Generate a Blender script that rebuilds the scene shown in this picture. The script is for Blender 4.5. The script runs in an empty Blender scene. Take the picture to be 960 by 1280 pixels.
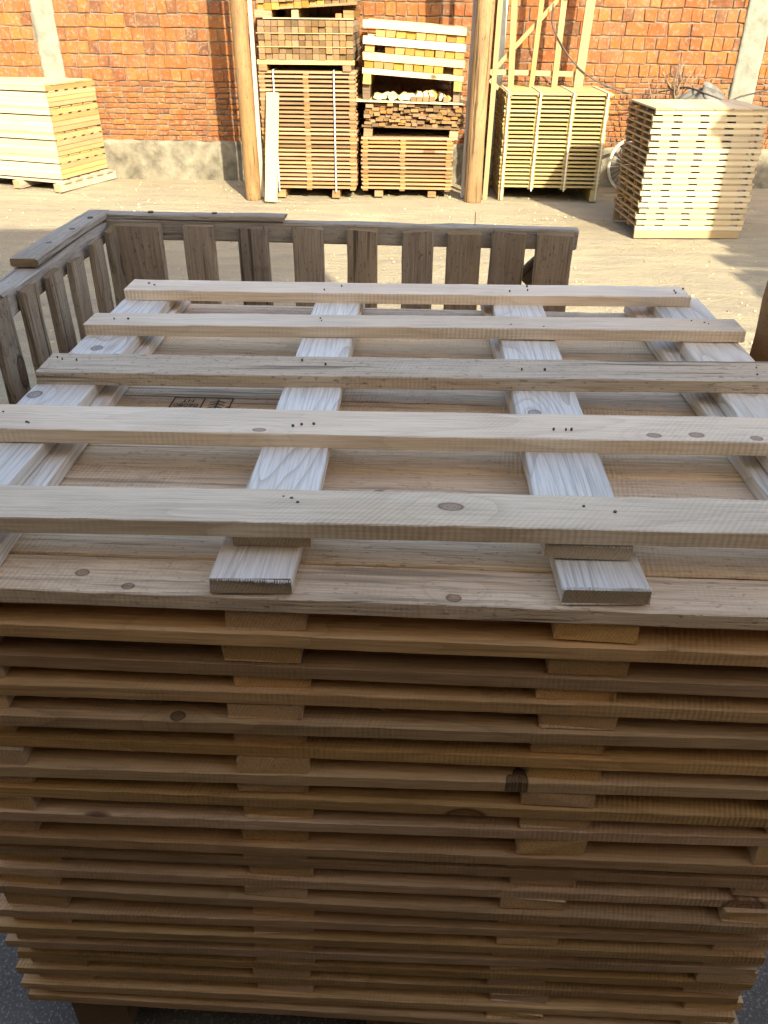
import bpy, bmesh, math, random
from mathutils import Vector, Matrix, Euler, noise
R = math.radians
rnd = random.Random(7)
sc = bpy.context.scene
C = bpy.data.collections.new('yard'); sc.collection.children.link(C)

# ------------------------------------------------------------------ camera
cd = bpy.data.cameras.new('camera'); cam = bpy.data.objects.new('camera', cd); C.objects.link(cam)
cd.sensor_fit = 'VERTICAL'; cd.sensor_height = 36; cd.lens = 36*1007.6/1280
cd.clip_start = .02; cd.clip_end = 2000
cam.matrix_world = Matrix(((0.999088, -0.029069, 0.031287, 0), (0.041964, 0.532135, -0.845619, 0),
                           (0.007933, 0.84616, 0.532869, 1.6), (0, 0, 0, 1)))
sc.camera = cam
# ------------------------------------------------------------------ light
SA, SB = .43, .62                                  # light moves -SA in x and -SB in z per metre of y
w = bpy.data.worlds.new('World'); sc.world = w; w.use_nodes = True
nt = w.node_tree; bg = nt.nodes['Background']
sky = nt.nodes.new('ShaderNodeTexSky'); sky.sky_type = 'NISHITA'; sky.sun_disc = False
sky.sun_elevation = math.atan(SB/math.hypot(1, SA)); sky.sun_rotation = math.atan2(SA, -1)
sky.air_density = 1.0; sky.dust_density = 4.0; sky.ozone_density = .4
nt.links.new(sky.outputs[0], bg.inputs[0]); bg.inputs[1].default_value = .145
sd = bpy.data.lights.new('sun', 'SUN'); sun = bpy.data.objects.new('sun', sd); C.objects.link(sun)
sd.energy = 3.9; sd.angle = R(.53); sd.color = (1, .89, .65)
sun.rotation_euler = Vector((-SA, 1, -SB)).to_track_quat('-Z', 'Y').to_euler()
sc.view_settings.view_transform = 'Standard'; sc.view_settings.look = 'None'
sc.view_settings.gamma = 1; sc.view_settings.use_curve_mapping = False
sc.view_settings.exposure = 1.86

# ------------------------------------------------------------------ materials
def newmat(name, rough=.7, spec=.3):
    m = bpy.data.materials.new(name); m.use_nodes = True
    n = m.node_tree.nodes; l = m.node_tree.links
    b = n['Principled BSDF']; b.inputs['Roughness'].default_value = rough
    b.inputs['Specular IOR Level'].default_value = spec
    return m, n, l, b
def math_(n, l, op, a, b=None, c=None):
    x = n.new('ShaderNodeMath'); x.operation = op
    for i, v in enumerate((a, b, c)):
        if v is None: continue
        if isinstance(v, (int, float)): x.inputs[i].default_value = v
        else: l.new(v, x.inputs[i])
    return x.outputs[0]
def mix(n, l, f, a, b, mode='MIX'):
    x = n.new('ShaderNodeMix'); x.data_type = 'RGBA'; x.blend_type = mode
    for s, v in ((x.inputs[0], f), (x.inputs[6], a), (x.inputs[7], b)):
        if isinstance(v, (int, float)): s.default_value = v
        elif isinstance(v, tuple): s.default_value = (*v, 1)
        else: l.new(v, s)
    return x.outputs[2]
def mapr(n, l, v, a, b, c=0, d=1):
    x = n.new('ShaderNodeMapRange'); l.new(v, x.inputs[0])
    for i, q in enumerate((a, b, c, d)): x.inputs[i+1].default_value = q
    return x.outputs[0]
def mapping(n, l, vec, scale=(1, 1, 1), rot=(0, 0, 0)):
    x = n.new('ShaderNodeMapping'); l.new(vec, x.inputs[0])
    x.inputs['Scale'].default_value = scale; x.inputs['Rotation'].default_value = rot
    return x.outputs[0]
def nois(n, l, vec, scale=1, detail=3, rough=.5, dist=0):
    x = n.new('ShaderNodeTexNoise'); l.new(vec, x.inputs['Vector'])
    x.inputs['Scale'].default_value = scale; x.inputs['Detail'].default_value = detail
    x.inputs['Roughness'].default_value = rough; x.inputs['Distortion'].default_value = dist
    return x.outputs[0]

def wood(name, light, dark, ring=.5, ringn=22, fibre=.25, saw=.0, knots=.5, crack=0., blotch=.3,
         vary=.12, bump=.3, rough=.7, spec=.3, gs=1., hue=None, sawtilt=.25, klist=(), endcol=.62):
    """timber whose grain runs along local X"""
    m, n, l, b = newmat(name, rough, spec)
    tc = n.new('ShaderNodeTexCoord'); oi = n.new('ShaderNodeObjectInfo')
    off = n.new('ShaderNodeVectorMath'); off.operation = 'SCALE'
    cb = n.new('ShaderNodeCombineXYZ'); cb.inputs[0].default_value = 37.; cb.inputs[1].default_value = 71.; cb.inputs[2].default_value = 13.
    l.new(cb.outputs[0], off.inputs[0]); l.new(oi.outputs['Random'], off.inputs['Scale'])
    add = n.new('ShaderNodeVectorMath'); add.operation = 'ADD'
    l.new(tc.outputs['Object'], add.inputs[0]); l.new(off.outputs[0], add.inputs[1])
    P = add.outputs[0]
    # knots
    vo = n.new('ShaderNodeTexVoronoi'); vo.inputs['Scale'].default_value = 1; vo.voronoi_dimensions = '3D'
    wob = nois(n, l, P, 25*gs, 2)
    l.new(mapping(n, l, P, (3.2*gs, 7*gs, 5*gs)), vo.inputs['Vector'])
    sep = n.new('ShaderNodeSeparateColor'); l.new(vo.outputs['Color'], sep.inputs[0])
    sel = math_(n, l, 'GREATER_THAN', sep.outputs[0], 1-.45*knots)
    kd = math_(n, l, 'ADD', vo.outputs['Distance'], math_(n, l, 'MULTIPLY', math_(n, l, 'SUBTRACT', wob, .5), .05))
    kd = math_(n, l, 'ADD', kd, math_(n, l, 'MULTIPLY', math_(n, l, 'SUBTRACT', 1, sel), 9))
    for (kx, ky, krx, kry) in klist:
        sb = n.new('ShaderNodeVectorMath'); sb.operation = 'SUBTRACT'; l.new(tc.outputs['Object'], sb.inputs[0]); sb.inputs[1].default_value = (kx, ky, 0)
        ml = n.new('ShaderNodeVectorMath'); ml.operation = 'MULTIPLY'; l.new(sb.outputs[0], ml.inputs[0]); ml.inputs[1].default_value = (1/krx, 1/kry, 0)
        le = n.new('ShaderNodeVectorMath'); le.operation = 'LENGTH'; l.new(ml.outputs[0], le.inputs[0])
        ke = math_(n, l, 'ADD', math_(n, l, 'MULTIPLY', le.outputs['Value'], .085), math_(n, l, 'MULTIPLY', math_(n, l, 'SUBTRACT', wob, .5), .05))
        kd = math_(n, l, 'MINIMUM', kd, ke)
    sel = 1.0
    kn = math_(n, l, 'MULTIPLY', mapr(n, l, kd, .06, .105, 1, 0), sel)
    kring = math_(n, l, 'MULTIPLY', math_(n, l, 'MULTIPLY', mapr(n, l, kd, .07, .088, 0, 1), mapr(n, l, kd, .088, .115, 1, 0)), sel)
    kinf = math_(n, l, 'MULTIPLY', mapr(n, l, kd, .0, .6, 1, 0), sel)
    # growth rings: contours of stretched noise
    g = nois(n, l, mapping(n, l, P, (.55*gs, 6.5*gs, 6.5*gs)), 1, 2, .45, .15)
    g2 = math_(n, l, 'ADD', math_(n, l, 'MULTIPLY', g, ringn), math_(n, l, 'MULTIPLY', kinf, 2.2))
    wig = nois(n, l, mapping(n, l, P, (6*gs, 40*gs, 40*gs)), 1, 2)
    g3 = math_(n, l, 'ADD', g2, math_(n, l, 'MULTIPLY', wig, .35))
    fr = math_(n, l, 'FRACT', g3)
    rg = mapr(n, l, fr, .45, 1., 0, 1); rg = math_(n, l, 'POWER', rg, 2.)
    rg = math_(n, l, 'MULTIPLY', rg, mapr(n, l, nois(n, l, P, 3*gs, 2), .25, .7, .25, 1.))
    fib = nois(n, l, mapping(n, l, P, (9*gs, 330*gs, 330*gs)), 1, 3, .6)
    blo = nois(n, l, mapping(n, l, P, (3*gs, 10*gs, 10*gs)), 1, 4, .6)
    c = mix(n, l, mapr(n, l, blo, .3, .75, 0, blotch), light, dark)
    c = mix(n, l, math_(n, l, 'MULTIPLY', rg, ring), c, dark)
    c = mix(n, l, mapr(n, l, fib, .42, .75, 0, fibre), c, tuple(x*.45 for x in dark))
    hs = nois(n, l, mapping(n, l, P, (1.4*gs, 4*gs, 4*gs)), 1.3, 2)
    c = mix(n, l, mapr(n, l, hs, .45, .75, 0, .35), c, tuple(min(1, q) for q in (light[0]*.95, light[1]*.78, light[2]*.6)))
    c = mix(n, l, math_(n, l, 'MULTIPLY', kn, .5), c, (dark[0]*.62, dark[1]*.47, dark[2]*.38))
    krg = math_(n, l, 'MULTIPLY', kn, math_(n, l, 'FRACT', math_(n, l, 'MULTIPLY', kd, 27)))
    c = mix(n, l, math_(n, l, 'MULTIPLY', krg, .8), c, (dark[0]*.4, dark[1]*.28, dark[2]*.22))
    c = mix(n, l, math_(n, l, 'MULTIPLY', kring, .9), c, (dark[0]*.22, dark[1]*.17, dark[2]*.15))
    h = math_(n, l, 'ADD', math_(n, l, 'MULTIPLY', fib, .6), math_(n, l, 'MULTIPLY', rg, -.25))
    if saw:
        wv = n.new('ShaderNodeTexWave'); wv.wave_type = 'BANDS'; wv.bands_direction = 'X'
        l.new(mapping(n, l, P, (1, 1, .3), (0, 0, sawtilt)), wv.inputs['Vector'])
        wv.inputs['Scale'].default_value = 48; wv.inputs['Distortion'].default_value = 2.2; wv.inputs['Detail'].default_value = 1
        wv.inputs['Detail Scale'].default_value = .3
        ws = math_(n, l, 'MULTIPLY', wv.outputs['Fac'], mapr(n, l, nois(n, l, P, 4, 4, .6), .45, .65, .0, 1))
        c = mix(n, l, math_(n, l, 'MULTIPLY', ws, .22*saw), c, tuple(x*.6 for x in dark))
        h = math_(n, l, 'ADD', h, math_(n, l, 'MULTIPLY', ws, -.9*saw))
    if crack:
        cr = nois(n, l, mapping(n, l, P, (2.2*gs, 75*gs, 75*gs)), 1, 3, .55, .2)
        cm = mapr(n, l, cr, .60, .68, 0, 1)
        pit = mapr(n, l, nois(n, l, mapping(n, l, P, (90*gs, 220*gs, 220*gs)), 1, 2), .62, .72, 0, 1)
        cm = math_(n, l, 'MAXIMUM', cm, math_(n, l, 'MULTIPLY', pit, .7))
        c = mix(n, l, math_(n, l, 'MULTIPLY', cm, crack), c, tuple(x*.18 for x in dark))
        h = math_(n, l, 'ADD', h, math_(n, l, 'MULTIPLY', cm, -1.6*crack))
    sx = n.new('ShaderNodeSeparateXYZ'); l.new(tc.outputs['Normal'], sx.inputs[0])
    end = math_(n, l, 'GREATER_THAN', math_(n, l, 'ABSOLUTE', sx.outputs[0]), .8)
    ce = n.new('ShaderNodeVectorMath'); ce.operation = 'LENGTH'
    l.new(mapping(n, l, P, (.02, 1, 1.6)), ce.inputs[0])
    er = math_(n, l, 'FRACT', math_(n, l, 'ADD', math_(n, l, 'MULTIPLY', ce.outputs['Value'], 240*gs), math_(n, l, 'MULTIPLY', nois(n, l, P, 30*gs, 2), 3)))
    ec = mix(n, l, math_(n, l, 'MULTIPLY', er, .45), tuple(q*endcol*1.25*k_ for q, k_ in zip(light, (1., .84, .64))), tuple(q*endcol*k_ for q, k_ in zip(dark, (1., .82, .6))))
    en = nois(n, l, P, 260*gs, 3, .7)
    ec = mix(n, l, mapr(n, l, en, .5, .75, 0, .4), ec, tuple(q*.35 for q in dark))
    c = mix(n, l, end, c, ec)
    h = math_(n, l, 'ADD', h, math_(n, l, 'MULTIPLY', math_(n, l, 'MULTIPLY', end, en), 1.))
    at = n.new('ShaderNodeMath'); at.operation = 'MULTIPLY_ADD'
    l.new(oi.outputs['Random'], at.inputs[0]); at.inputs[1].default_value = 2*vary; at.inputs[2].default_value = 1-vary
    hv = n.new('ShaderNodeHueSaturation'); l.new(c, hv.inputs['Color']); l.new(at.outputs[0], hv.inputs['Value'])
    r2 = math_(n, l, 'FRACT', math_(n, l, 'MULTIPLY', oi.outputs['Random'], 17.3))
    l.new(mapr(n, l, r2, 0, 1, .92, 1.12), hv.inputs['Saturation'])
    l.new(mapr(n, l, r2, 0, 1, .497, .503), hv.inputs['Hue'])
    l.new(hv.outputs[0], b.inputs['Base Color'])
    bp = n.new('ShaderNodeBump'); bp.inputs['Strength'].default_value = bump; bp.inputs['Distance'].default_value = .0015/gs
    l.new(h, bp.inputs['Height']); l.new(bp.outputs[0], b.inputs['Normal'])
    return m

M = {}
M['slat']   = wood('slat_wood', (.90, .73, .515), (.50, .36, .23), ring=.38, ringn=15, saw=.95, knots=.12, blotch=.4, rough=.6, spec=.4, bump=.6, sawtilt=.6, fibre=.4)
M['slat_rough'] = wood('rough_slat_wood', (.66, .54, .38), (.40, .29, .18), ring=.5, ringn=16, saw=.4, knots=.3, crack=.7, blotch=.5, rough=.8, bump=1., fibre=.6)
M['stringer'] = wood('stringer_wood', (.84, .78, .68), (.44, .35, .26), ring=.95, ringn=24, saw=.3, knots=.1, blotch=.25, rough=.48, spec=.6, fibre=.5, bump=.8)
M['plank']  = wood('plank_wood', (.90, .70, .48), (.60, .41, .25), ring=.6, ringn=17, saw=.6, knots=.4, crack=.45, blotch=.5, rough=.75, bump=1.2, fibre=.6, sawtilt=.1)
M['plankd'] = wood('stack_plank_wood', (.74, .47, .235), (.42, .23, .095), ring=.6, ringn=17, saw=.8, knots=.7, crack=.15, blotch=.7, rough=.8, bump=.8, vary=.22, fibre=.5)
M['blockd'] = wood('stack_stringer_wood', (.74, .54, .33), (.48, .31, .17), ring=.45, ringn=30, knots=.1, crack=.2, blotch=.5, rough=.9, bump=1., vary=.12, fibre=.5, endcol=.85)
M['grey']   = wood('weathered_wood', (.40, .325, .235), (.20, .15, .105), ring=.6, ringn=15, knots=.5, crack=.7, blotch=.8, vary=.22, rough=.9, spec=.15, bump=1., fibre=.6)
M['greytop'] = wood('weathered_rail_wood', (.46, .40, .32), (.26, .21, .16), ring=.4, ringn=12, knots=.3, crack=.5, blotch=.8, rough=.8, spec=.3, bump=.9, fibre=.5)
M['old']    = wood('old_pallet_wood', (0.272, 0.188, 0.104), (0.136, 0.084, 0.044), ring=.4, knots=.4, crack=.4, vary=.35, blotch=.8, rough=.9, spec=.1, gs=.6)
M['oldend'] = wood('old_timber_end', (.25, .19, .13), (.11, .08, .055), ring=.3, knots=.0, crack=.6, vary=.4, blotch=.9, rough=.9, spec=.1, gs=.8)
M['brown']  = wood('brown_pallet_wood', (0.352, 0.224, 0.128), (0.200, 0.112, 0.060), ring=.4, knots=.4, crack=.2, vary=.25, blotch=.7, rough=.9, spec=.1, gs=.6)
M['pale']   = wood('pale_fresh_wood', (0.573, 0.480, 0.279), (0.449, 0.326, 0.155), ring=.25, knots=.2, vary=.1, blotch=.5, rough=.8, spec=.15, gs=.6)
M['yellow'] = wood('yellow_fresh_wood', (0.387, 0.295, 0.154), (0.273, 0.189, 0.088), ring=.3, knots=.3, vary=.16, blotch=.6, rough=.8, spec=.15, gs=.6)
M['yend']   = wood('yellow_timber_end', (0.387, 0.273, 0.123), (0.264, 0.167, 0.066), ring=.4, knots=.1, vary=.3, blotch=.7, rough=.9, spec=.1, gs=.6)
M['straw']  = wood('straw_coloured_wood', (0.375, 0.303, 0.144), (0.267, 0.202, 0.086), ring=.3, knots=.3, vary=.15, blotch=.5, rough=.85, spec=.15, gs=.6)
M['white']  = wood('whitish_fresh_wood', (.47, .41, .28), (.36, .29, .18), ring=.25, knots=.4, vary=.14, blotch=.6, rough=.8, spec=.15, gs=.6)
M['log']    = wood('peeled_log_wood', (.30, .195, .09), (.13, .075, .035), ring=.5, ringn=9, knots=1., crack=.8, vary=.05, blotch=1., rough=.7, bump=1., gs=.45, fibre=.5)
M['frame']  = wood('frame_timber', (0.343, 0.247, 0.117), (0.226, 0.144, 0.062), ring=.4, knots=.5, vary=.12, blotch=.6, rough=.85, gs=.6)
M['bark']   = wood('bark_edged_wood', (.40, .27, .16), (.19, .12, .07), ring=.6, knots=.6, crack=1., vary=.05, blotch=1., rough=.9, bump=1.)

def simple(name, col, rough=.7, metal=0., sp=.3, amp=.25, scale=12, bump=0):
    m, n, l, b = newmat(name, rough, sp); b.inputs['Metallic'].default_value = metal
    tc = n.new('ShaderNodeTexCoord')
    a = nois(n, l, tc.outputs['Object'], scale, 5, .6)
    c = mix(n, l, mapr(n, l, a, .3, .7), tuple(x*(1-amp) for x in col), tuple(min(1, x*(1+amp)) for x in col))
    l.new(c, b.inputs['Base Color'])
    if bump:
        bp = n.new('ShaderNodeBump'); bp.inputs['Strength'].default_value = bump; bp.inputs['Distance'].default_value = .01
        l.new(nois(n, l, tc.outputs['Object'], scale*3, 6, .65), bp.inputs['Height']); l.new(bp.outputs[0], b.inputs['Normal'])
    return m
M['mortar'] = simple('mortar', (.15, .12, .085), .95, scale=14, amp=.3, bump=.6)
M['concrete'] = simple('rough_concrete', (.18, .175, .14), .95, scale=9, amp=.28, bump=.8)
M['plinth'] = simple('crumbling_plinth_concrete', (.15, .135, .10), .95, scale=7, amp=.5, bump=1.)
M['render'] = simple('interior_render', (.13, .11, .085), .9, amp=.2)
M['floor'] = simple('dark_low_bounce_floor', (.06, .05, .04), .95, amp=.4, scale=30)  # unseen floor kept dark to limit bounce light on the stack front
M['bounce_render'] = simple('warm_bounce_render', (.84, .66, .45), .9, amp=.1)  # warm bright finish chosen to bounce light onto the stack front
M['rubber'] = simple('tyre_rubber', (.03, .03, .03), .8)
M['tyre'] = simple('dusty_tyre', (.28, .26, .21), .8)
M['steel'] = simple('steel', (.45, .45, .45), .4, .8)
M['cable'] = simple('black_cable', (.05, .045, .04), .6)
M['strap'] = simple('plastic_strap', (.46, .47, .38), .5, amp=.15)
M['strapb'] = simple('blue_grey_strap', (.35, .42, .42), .5, amp=.15)
M['cloth'] = simple('grey_tarpaulin', (.12, .115, .10), .8, scale=8, amp=.45, bump=.6)
M['twig'] = simple('dry_twig', (.20, .14, .09), .9)
M['nail'] = simple('nail_hole', (.085, .06, .045), .5)
M['ink'] = simple('black_ink', (.045, .03, .025), .8, amp=.5, scale=180)
M['redbrick'] = simple('red_brick', (.42, .12, .05), .9)
M['chip'] = simple('wood_chip', (.36, .29, .18), .9, amp=.5, scale=2)
M['greypost'] = simple('grey_concrete_post', (.36, .39, .36), .9, amp=.2)
M['tile'] = simple('roof_tile', (.3, .13, .07), .9)

# bricks: colour from a per-brick attribute, scratches and scorches on it
m, n, l, b = newmat('brick_clay', .92, .12); M['brick'] = m
tc = n.new('ShaderNodeTexCoord'); at = n.new('ShaderNodeAttribute'); at.attribute_name = 'tint'
oi = n.new('ShaderNodeObjectInfo')
t = math_(n, l, 'FRACT', math_(n, l, 'ADD', at.outputs['Fac'], oi.outputs['Random']))
cr = n.new('ShaderNodeValToRGB'); l.new(t, cr.inputs[0]); e = cr.color_ramp.elements
e[0].position = 0; e[0].color = (.36, .105, .035, 1); e[1].position = 1; e[1].color = (.23, .12, .075, 1)
for p, c_ in ((.25, (.46, .155, .045)), (.5, (.53, .21, .055)), (.68, (.44, .13, .045)), (.84, (.40, .17, .07)), (.93, (.21, .085, .045))):
    q = e.new(p); q.color = (*c_, 1)
wp = n.new('ShaderNodeNewGeometry')
nn = nois(n, l, wp.outputs['Position'], 9, 5, .65)
c = mix(n, l, mapr(n, l, nn, .35, .7, 0, .5), cr.outputs[0], (.58, .28, .10))
n2 = nois(n, l, wp.outputs['Position'], 4.5, 3, .6)
c = mix(n, l, mapr(n, l, n2, .55, .70, 0, .7), c, (.17, .085, .06))
n3 = nois(n, l, wp.outputs['Position'], 38, 3, .6)
c = mix(n, l, mapr(n, l, n3, .52, .70, 0, .6), c, (.50, .42, .32))
c = mix(n, l, 1., c, (.46, .45, .45), 'MULTIPLY')
l.new(c, b.inputs['Base Color'])
wv = n.new('ShaderNodeTexWave'); l.new(mapping(n, l, wp.outputs['Position'], (1, 1, 1), (0, R(45), 0)), wv.inputs['Vector'])
wv.inputs['Scale'].default_value = 22; wv.inputs['Distortion'].default_value = 2
bp = n.new('ShaderNodeBump'); bp.inputs['Distance'].default_value = .006; bp.inputs['Strength'].default_value = .7
l.new(math_(n, l, 'ADD', nois(n, l, wp.outputs['Position'], 45, 5, .7), math_(n, l, 'MULTIPLY', wv.outputs['Fac'], .3)), bp.inputs['Height'])
l.new(bp.outputs[0], b.inputs['Normal'])

# sandy yard
m, n, l, b = newmat('sandy_ground', .95, .1); M['ground'] = m
tc = n.new('ShaderNodeTexCoord'); P = tc.outputs['Object']
a = nois(n, l, P, .9, 6, .6); a2 = nois(n, l, mapping(n, l, P, (1.2, 5, 1)), 1.4, 6, .65); a3 = nois(n, l, P, 26, 5, .7); a4 = nois(n, l, P, 140, 3, .7)
c = mix(n, l, mapr(n, l, a, .3, .7), (.26, .225, .15), (.35, .305, .205))
c = mix(n, l, mapr(n, l, a2, .45, .65, 0, .8), c, (.23, .20, .155))
c = mix(n, l, mapr(n, l, a3, .5, .72, 0, .5), c, (.27, .23, .17))
c = mix(n, l, mapr(n, l, a4, .58, .72, 0, .45), c, (.66, .58, .44))
tw = n.new('ShaderNodeTexWave'); tw.bands_direction = 'Y'; l.new(mapping(n, l, P, (.12, 1, 1)), tw.inputs['Vector'])
tw.inputs['Scale'].default_value = .5; tw.inputs['Distortion'].default_value = 2.5; tw.inputs['Detail'].default_value = 2
tr = math_(n, l, 'MULTIPLY', mapr(n, l, tw.outputs['Fac'], .9, 1., 0, .6), mapr(n, l, a, .4, .65, 0, .8))
c = mix(n, l, tr, c, (.27, .22, .15))
l.new(c, b.inputs['Base Color'])
bp = n.new('ShaderNodeBump'); bp.inputs['Distance'].default_value = .03; bp.inputs['Strength'].default_value = .8
l.new(math_(n, l, 'ADD', math_(n, l, 'MULTIPLY', a3, .6), math_(n, l, 'ADD', a2, math_(n, l, 'MULTIPLY', a4, .25))), bp.inputs['Height'])
l.new(bp.outputs[0], b.inputs['Normal'])
# concrete apron
m, n, l, b = newmat('gritty_concrete', .9, .2); M['apron'] = m
tc = n.new('ShaderNodeTexCoord'); P = tc.outputs['Object']
a = nois(n, l, P, 3, 5, .6); a2 = nois(n, l, P, 160, 3, .7); a3 = nois(n, l, P, 50, 4, .6)
c = mix(n, l, mapr(n, l, a, .3, .7), (.13, .115, .10), (.21, .185, .155))
c = mix(n, l, mapr(n, l, a2, .55, .66, 0, .7), c, (.50, .49, .46))
c = mix(n, l, mapr(n, l, a3, .58, .68, 0, .6), c, (.10, .10, .10))
l.new(c, b.inputs['Base Color'])
bp = n.new('ShaderNodeBump'); bp.inputs['Distance'].default_value = .005; l.new(a2, bp.inputs['Height']); l.new(bp.outputs[0], b.inputs['Normal'])
# knot
m, n, l, b = newmat('knot_wood', .6, .3); M['knot'] = m
tc = n.new('ShaderNodeTexCoord'); ln = n.new('ShaderNodeVectorMath'); ln.operation = 'LENGTH'
nz = nois(n, l, tc.outputs['Object'], 2.2, 3, .6)
l.new(tc.outputs['Object'], ln.inputs[0])
d = math_(n, l, 'ADD', ln.outputs['Value'], math_(n, l, 'MULTIPLY', math_(n, l, 'SUBTRACT', nz, .5), .5))
cr = n.new('ShaderNodeValToRGB'); l.new(d, cr.inputs[0]); e = cr.color_ramp.elements
e[0].position = 0; e[0].color = (.22, .12, .06, 1); e[1].position = 1; e[1].color = (.46, .34, .22, 1)
for p, c_ in ((.3, (.17, .09, .05)), (.45, (.30, .18, .10)), (.62, (.20, .12, .07)), (.75, (.08, .05, .03)), (.86, (.36, .25, .16))):
    q = e.new(p); q.color = (*c_, 1)
l.new(cr.outputs[0], b.inputs['Base Color'])

# ------------------------------------------------------------------ helpers
def mesh_from(name, vs, fs, mat=None, smooth=False):
    me = bpy.data.meshes.new(name); me.from_pydata(vs, [], fs); me.update()
    if mat: me.materials.append(M[mat])
    if smooth:
        for p in me.polygons: p.use_smooth = True
    return me
def obj(name, me, parent=None, loc=(0, 0, 0), rot=(0, 0, 0)):
    o = bpy.data.objects.new(name, me); C.objects.link(o); o.parent = parent
    o.location = loc; o.rotation_euler = rot
    return o
def tag(o, label=None, cat=None, group=None, kind=None):
    for k, v in (('label', label), ('category', cat), ('group', group), ('kind', kind)):
        if v: o[k] = v
    return o
def thing(name, label, cat, loc=(0, 0, 0), rot=(0, 0, 0), group=None):
    o = bpy.data.objects.new(name, None); C.objects.link(o); o.location = loc; o.rotation_euler = rot
    o.empty_display_size = .1
    return tag(o, label, cat, group)
_bc = {}
def box(L, W, T, mat, var=0):
    """plain sawn piece, centred in x and y, bottom at z=0, with slightly uneven corners; cached"""
    k = (round(L, 3), round(W, 3), round(T, 3), mat, var)
    if k in _bc: return _bc[k]
    r = random.Random(str(k)); j = min(L, W, T)*.05
    vs = [(sx*L/2+r.uniform(-j, j), sy*W/2+r.uniform(-j, j), (T if sz else 0)+r.uniform(-j, 0)*(1 if sz else 0)) for sx in (-1, 1) for sy in (-1, 1) for sz in (0, 1)]
    fs = [(0, 1, 3, 2), (4, 6, 7, 5), (0, 4, 5, 1), (2, 3, 7, 6), (1, 5, 7, 3), (0, 2, 6, 4)]
    _bc[k] = mesh_from('sawn_piece', vs, fs, mat); return _bc[k]
def board(L, W, T, mat, seg=20, bev=.0015, jit=.0006, bow=.002, waney=0, seed=0, endj=.002):
    """detailed board, grain along X: eased edges, slight bow, uneven saw cut; waney>0 rounds the -Y top edge"""
    r = random.Random(seed); vs = []; fs = []
    def prof():
        h, t = W/2, T
        bl = waney if waney else bev
        pts = [(-h, bev), (-h+bev, 0), (h-bev, 0), (h, bev), (h, t-bev), (h-bev, t)]
        if waney:
            q = [(-h+bl, t), (-h+bl*.55, t-T*.10), (-h+bl*.22, t-T*.32), (-h, t-T*.62)]
        else: q = [(-h+bev, t), (-h, t-bev)]
        return pts+q
    pr = prof(); n_ = len(pr); ph = r.uniform(0, 6)
    for i in range(seg+1):
        u = i/seg; x = (u-.5)*L
        bz = bow*(math.sin(u*3.1+ph)-.5); by = bow*math.sin(u*2.3+ph*2)
        for k, (y, z) in enumerate(pr):
            jy = (noise.noise(Vector((x*9, k*3.1+seed, 0)))*.8+noise.noise(Vector((x*70, k*3.1, seed)))*1.0)*jit+r.uniform(-jit, jit)*.5
            jz = (noise.noise(Vector((x*8, k*2.7, seed+5.)))*.7+noise.noise(Vector((x*60, k*2.7, seed+9.)))*.9)*jit+r.uniform(-jit, jit)*.4
            ww = noise.noise(Vector((x*5, seed*1.3, 7.)))*waney*.35 if waney and k >= 6 else 0
            ex = r.uniform(-endj, endj) if i in (0, seg) else 0
            vs.append((x+ex, y+by+jy+ww, max(z, 0)+bz+(jz if z > 0 else 0)))
    for i in range(seg):
        for k in range(n_):
            a = i*n_+k; b2 = i*n_+(k+1) % n_
            fs.append((a, b2, b2+n_, a+n_))
    fs.append(tuple(range(n_))[::-1]); fs.append(tuple(seg*n_+k for k in range(n_)))
    fs = [f[::-1] for f in fs]
    return mesh_from('timber_board', vs, fs, mat)
def tube(path, rad, mat, sides=8, closed=False, jit=0, seed=0):
    r = random.Random(seed); vs = []; fs = []; n_ = len(path)
    path = [Vector(p) for p in path]
    for i, p in enumerate(path):
        a = path[i-1] if (i > 0 or closed) else p; b2 = path[(i+1) % n_] if (i < n_-1 or closed) else p
        d = (b2-a).normalized(); up = Vector((0, 0, 1)) if abs(d.z) < .95 else Vector((1, 0, 0))
        s = d.cross(up).normalized(); t_ = s.cross(d)
        q = rad[i] if isinstance(rad, (list, tuple)) else rad
        for k in range(sides):
            an = 2*math.pi*k/sides; qq = q*(1+r.uniform(-jit, jit))
            vs.append(tuple(p+s*math.cos(an)*qq+t_*math.sin(an)*qq))
    m_ = n_ if closed else n_-1
    for i in range(m_):
        for k in range(sides):
            a = i*sides+k; b2 = i*sides+(k+1) % sides; c2 = ((i+1) % n_)*sides
            fs.append((a, b2, c2+(k+1) % sides, c2+k))
    if not closed:
        fs.append(tuple(range(sides))[::-1]); fs.append(tuple((n_-1)*sides+k for k in range(sides)))
    return mesh_from('round_piece', vs, fs, mat, True)
def add_box(vs, fs, cx, cy, cz, sx, sy, sz, r=None, j=0):
    b0 = len(vs)
    for a in (-1, 1):
        for b_ in (-1, 1):
            for c_ in (-1, 1):
                d_ = (r.uniform(-j, j), r.uniform(-j, j), r.uniform(-j, j)) if r else (0, 0, 0)
                vs.append((cx+a*sx/2+d_[0], cy+b_*sy/2+d_[1], cz+c_*sz/2+d_[2]))
    for f in ((0, 1, 3, 2), (4, 6, 7, 5), (0, 4, 5, 1), (2, 3, 7, 6), (1, 5, 7, 3), (0, 2, 6, 4)): fs.append(tuple(b0+k for k in f))
def boxes_mesh(name, L, mat):
    vs, fs = [], []
    for (x0, x1, y0, y1, z0, z1) in L: add_box(vs, fs, (x0+x1)/2, (y0+y1)/2, (z0+z1)/2, x1-x0, y1-y0, z1-z0)
    return mesh_from(name, vs, fs, mat)
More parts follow.
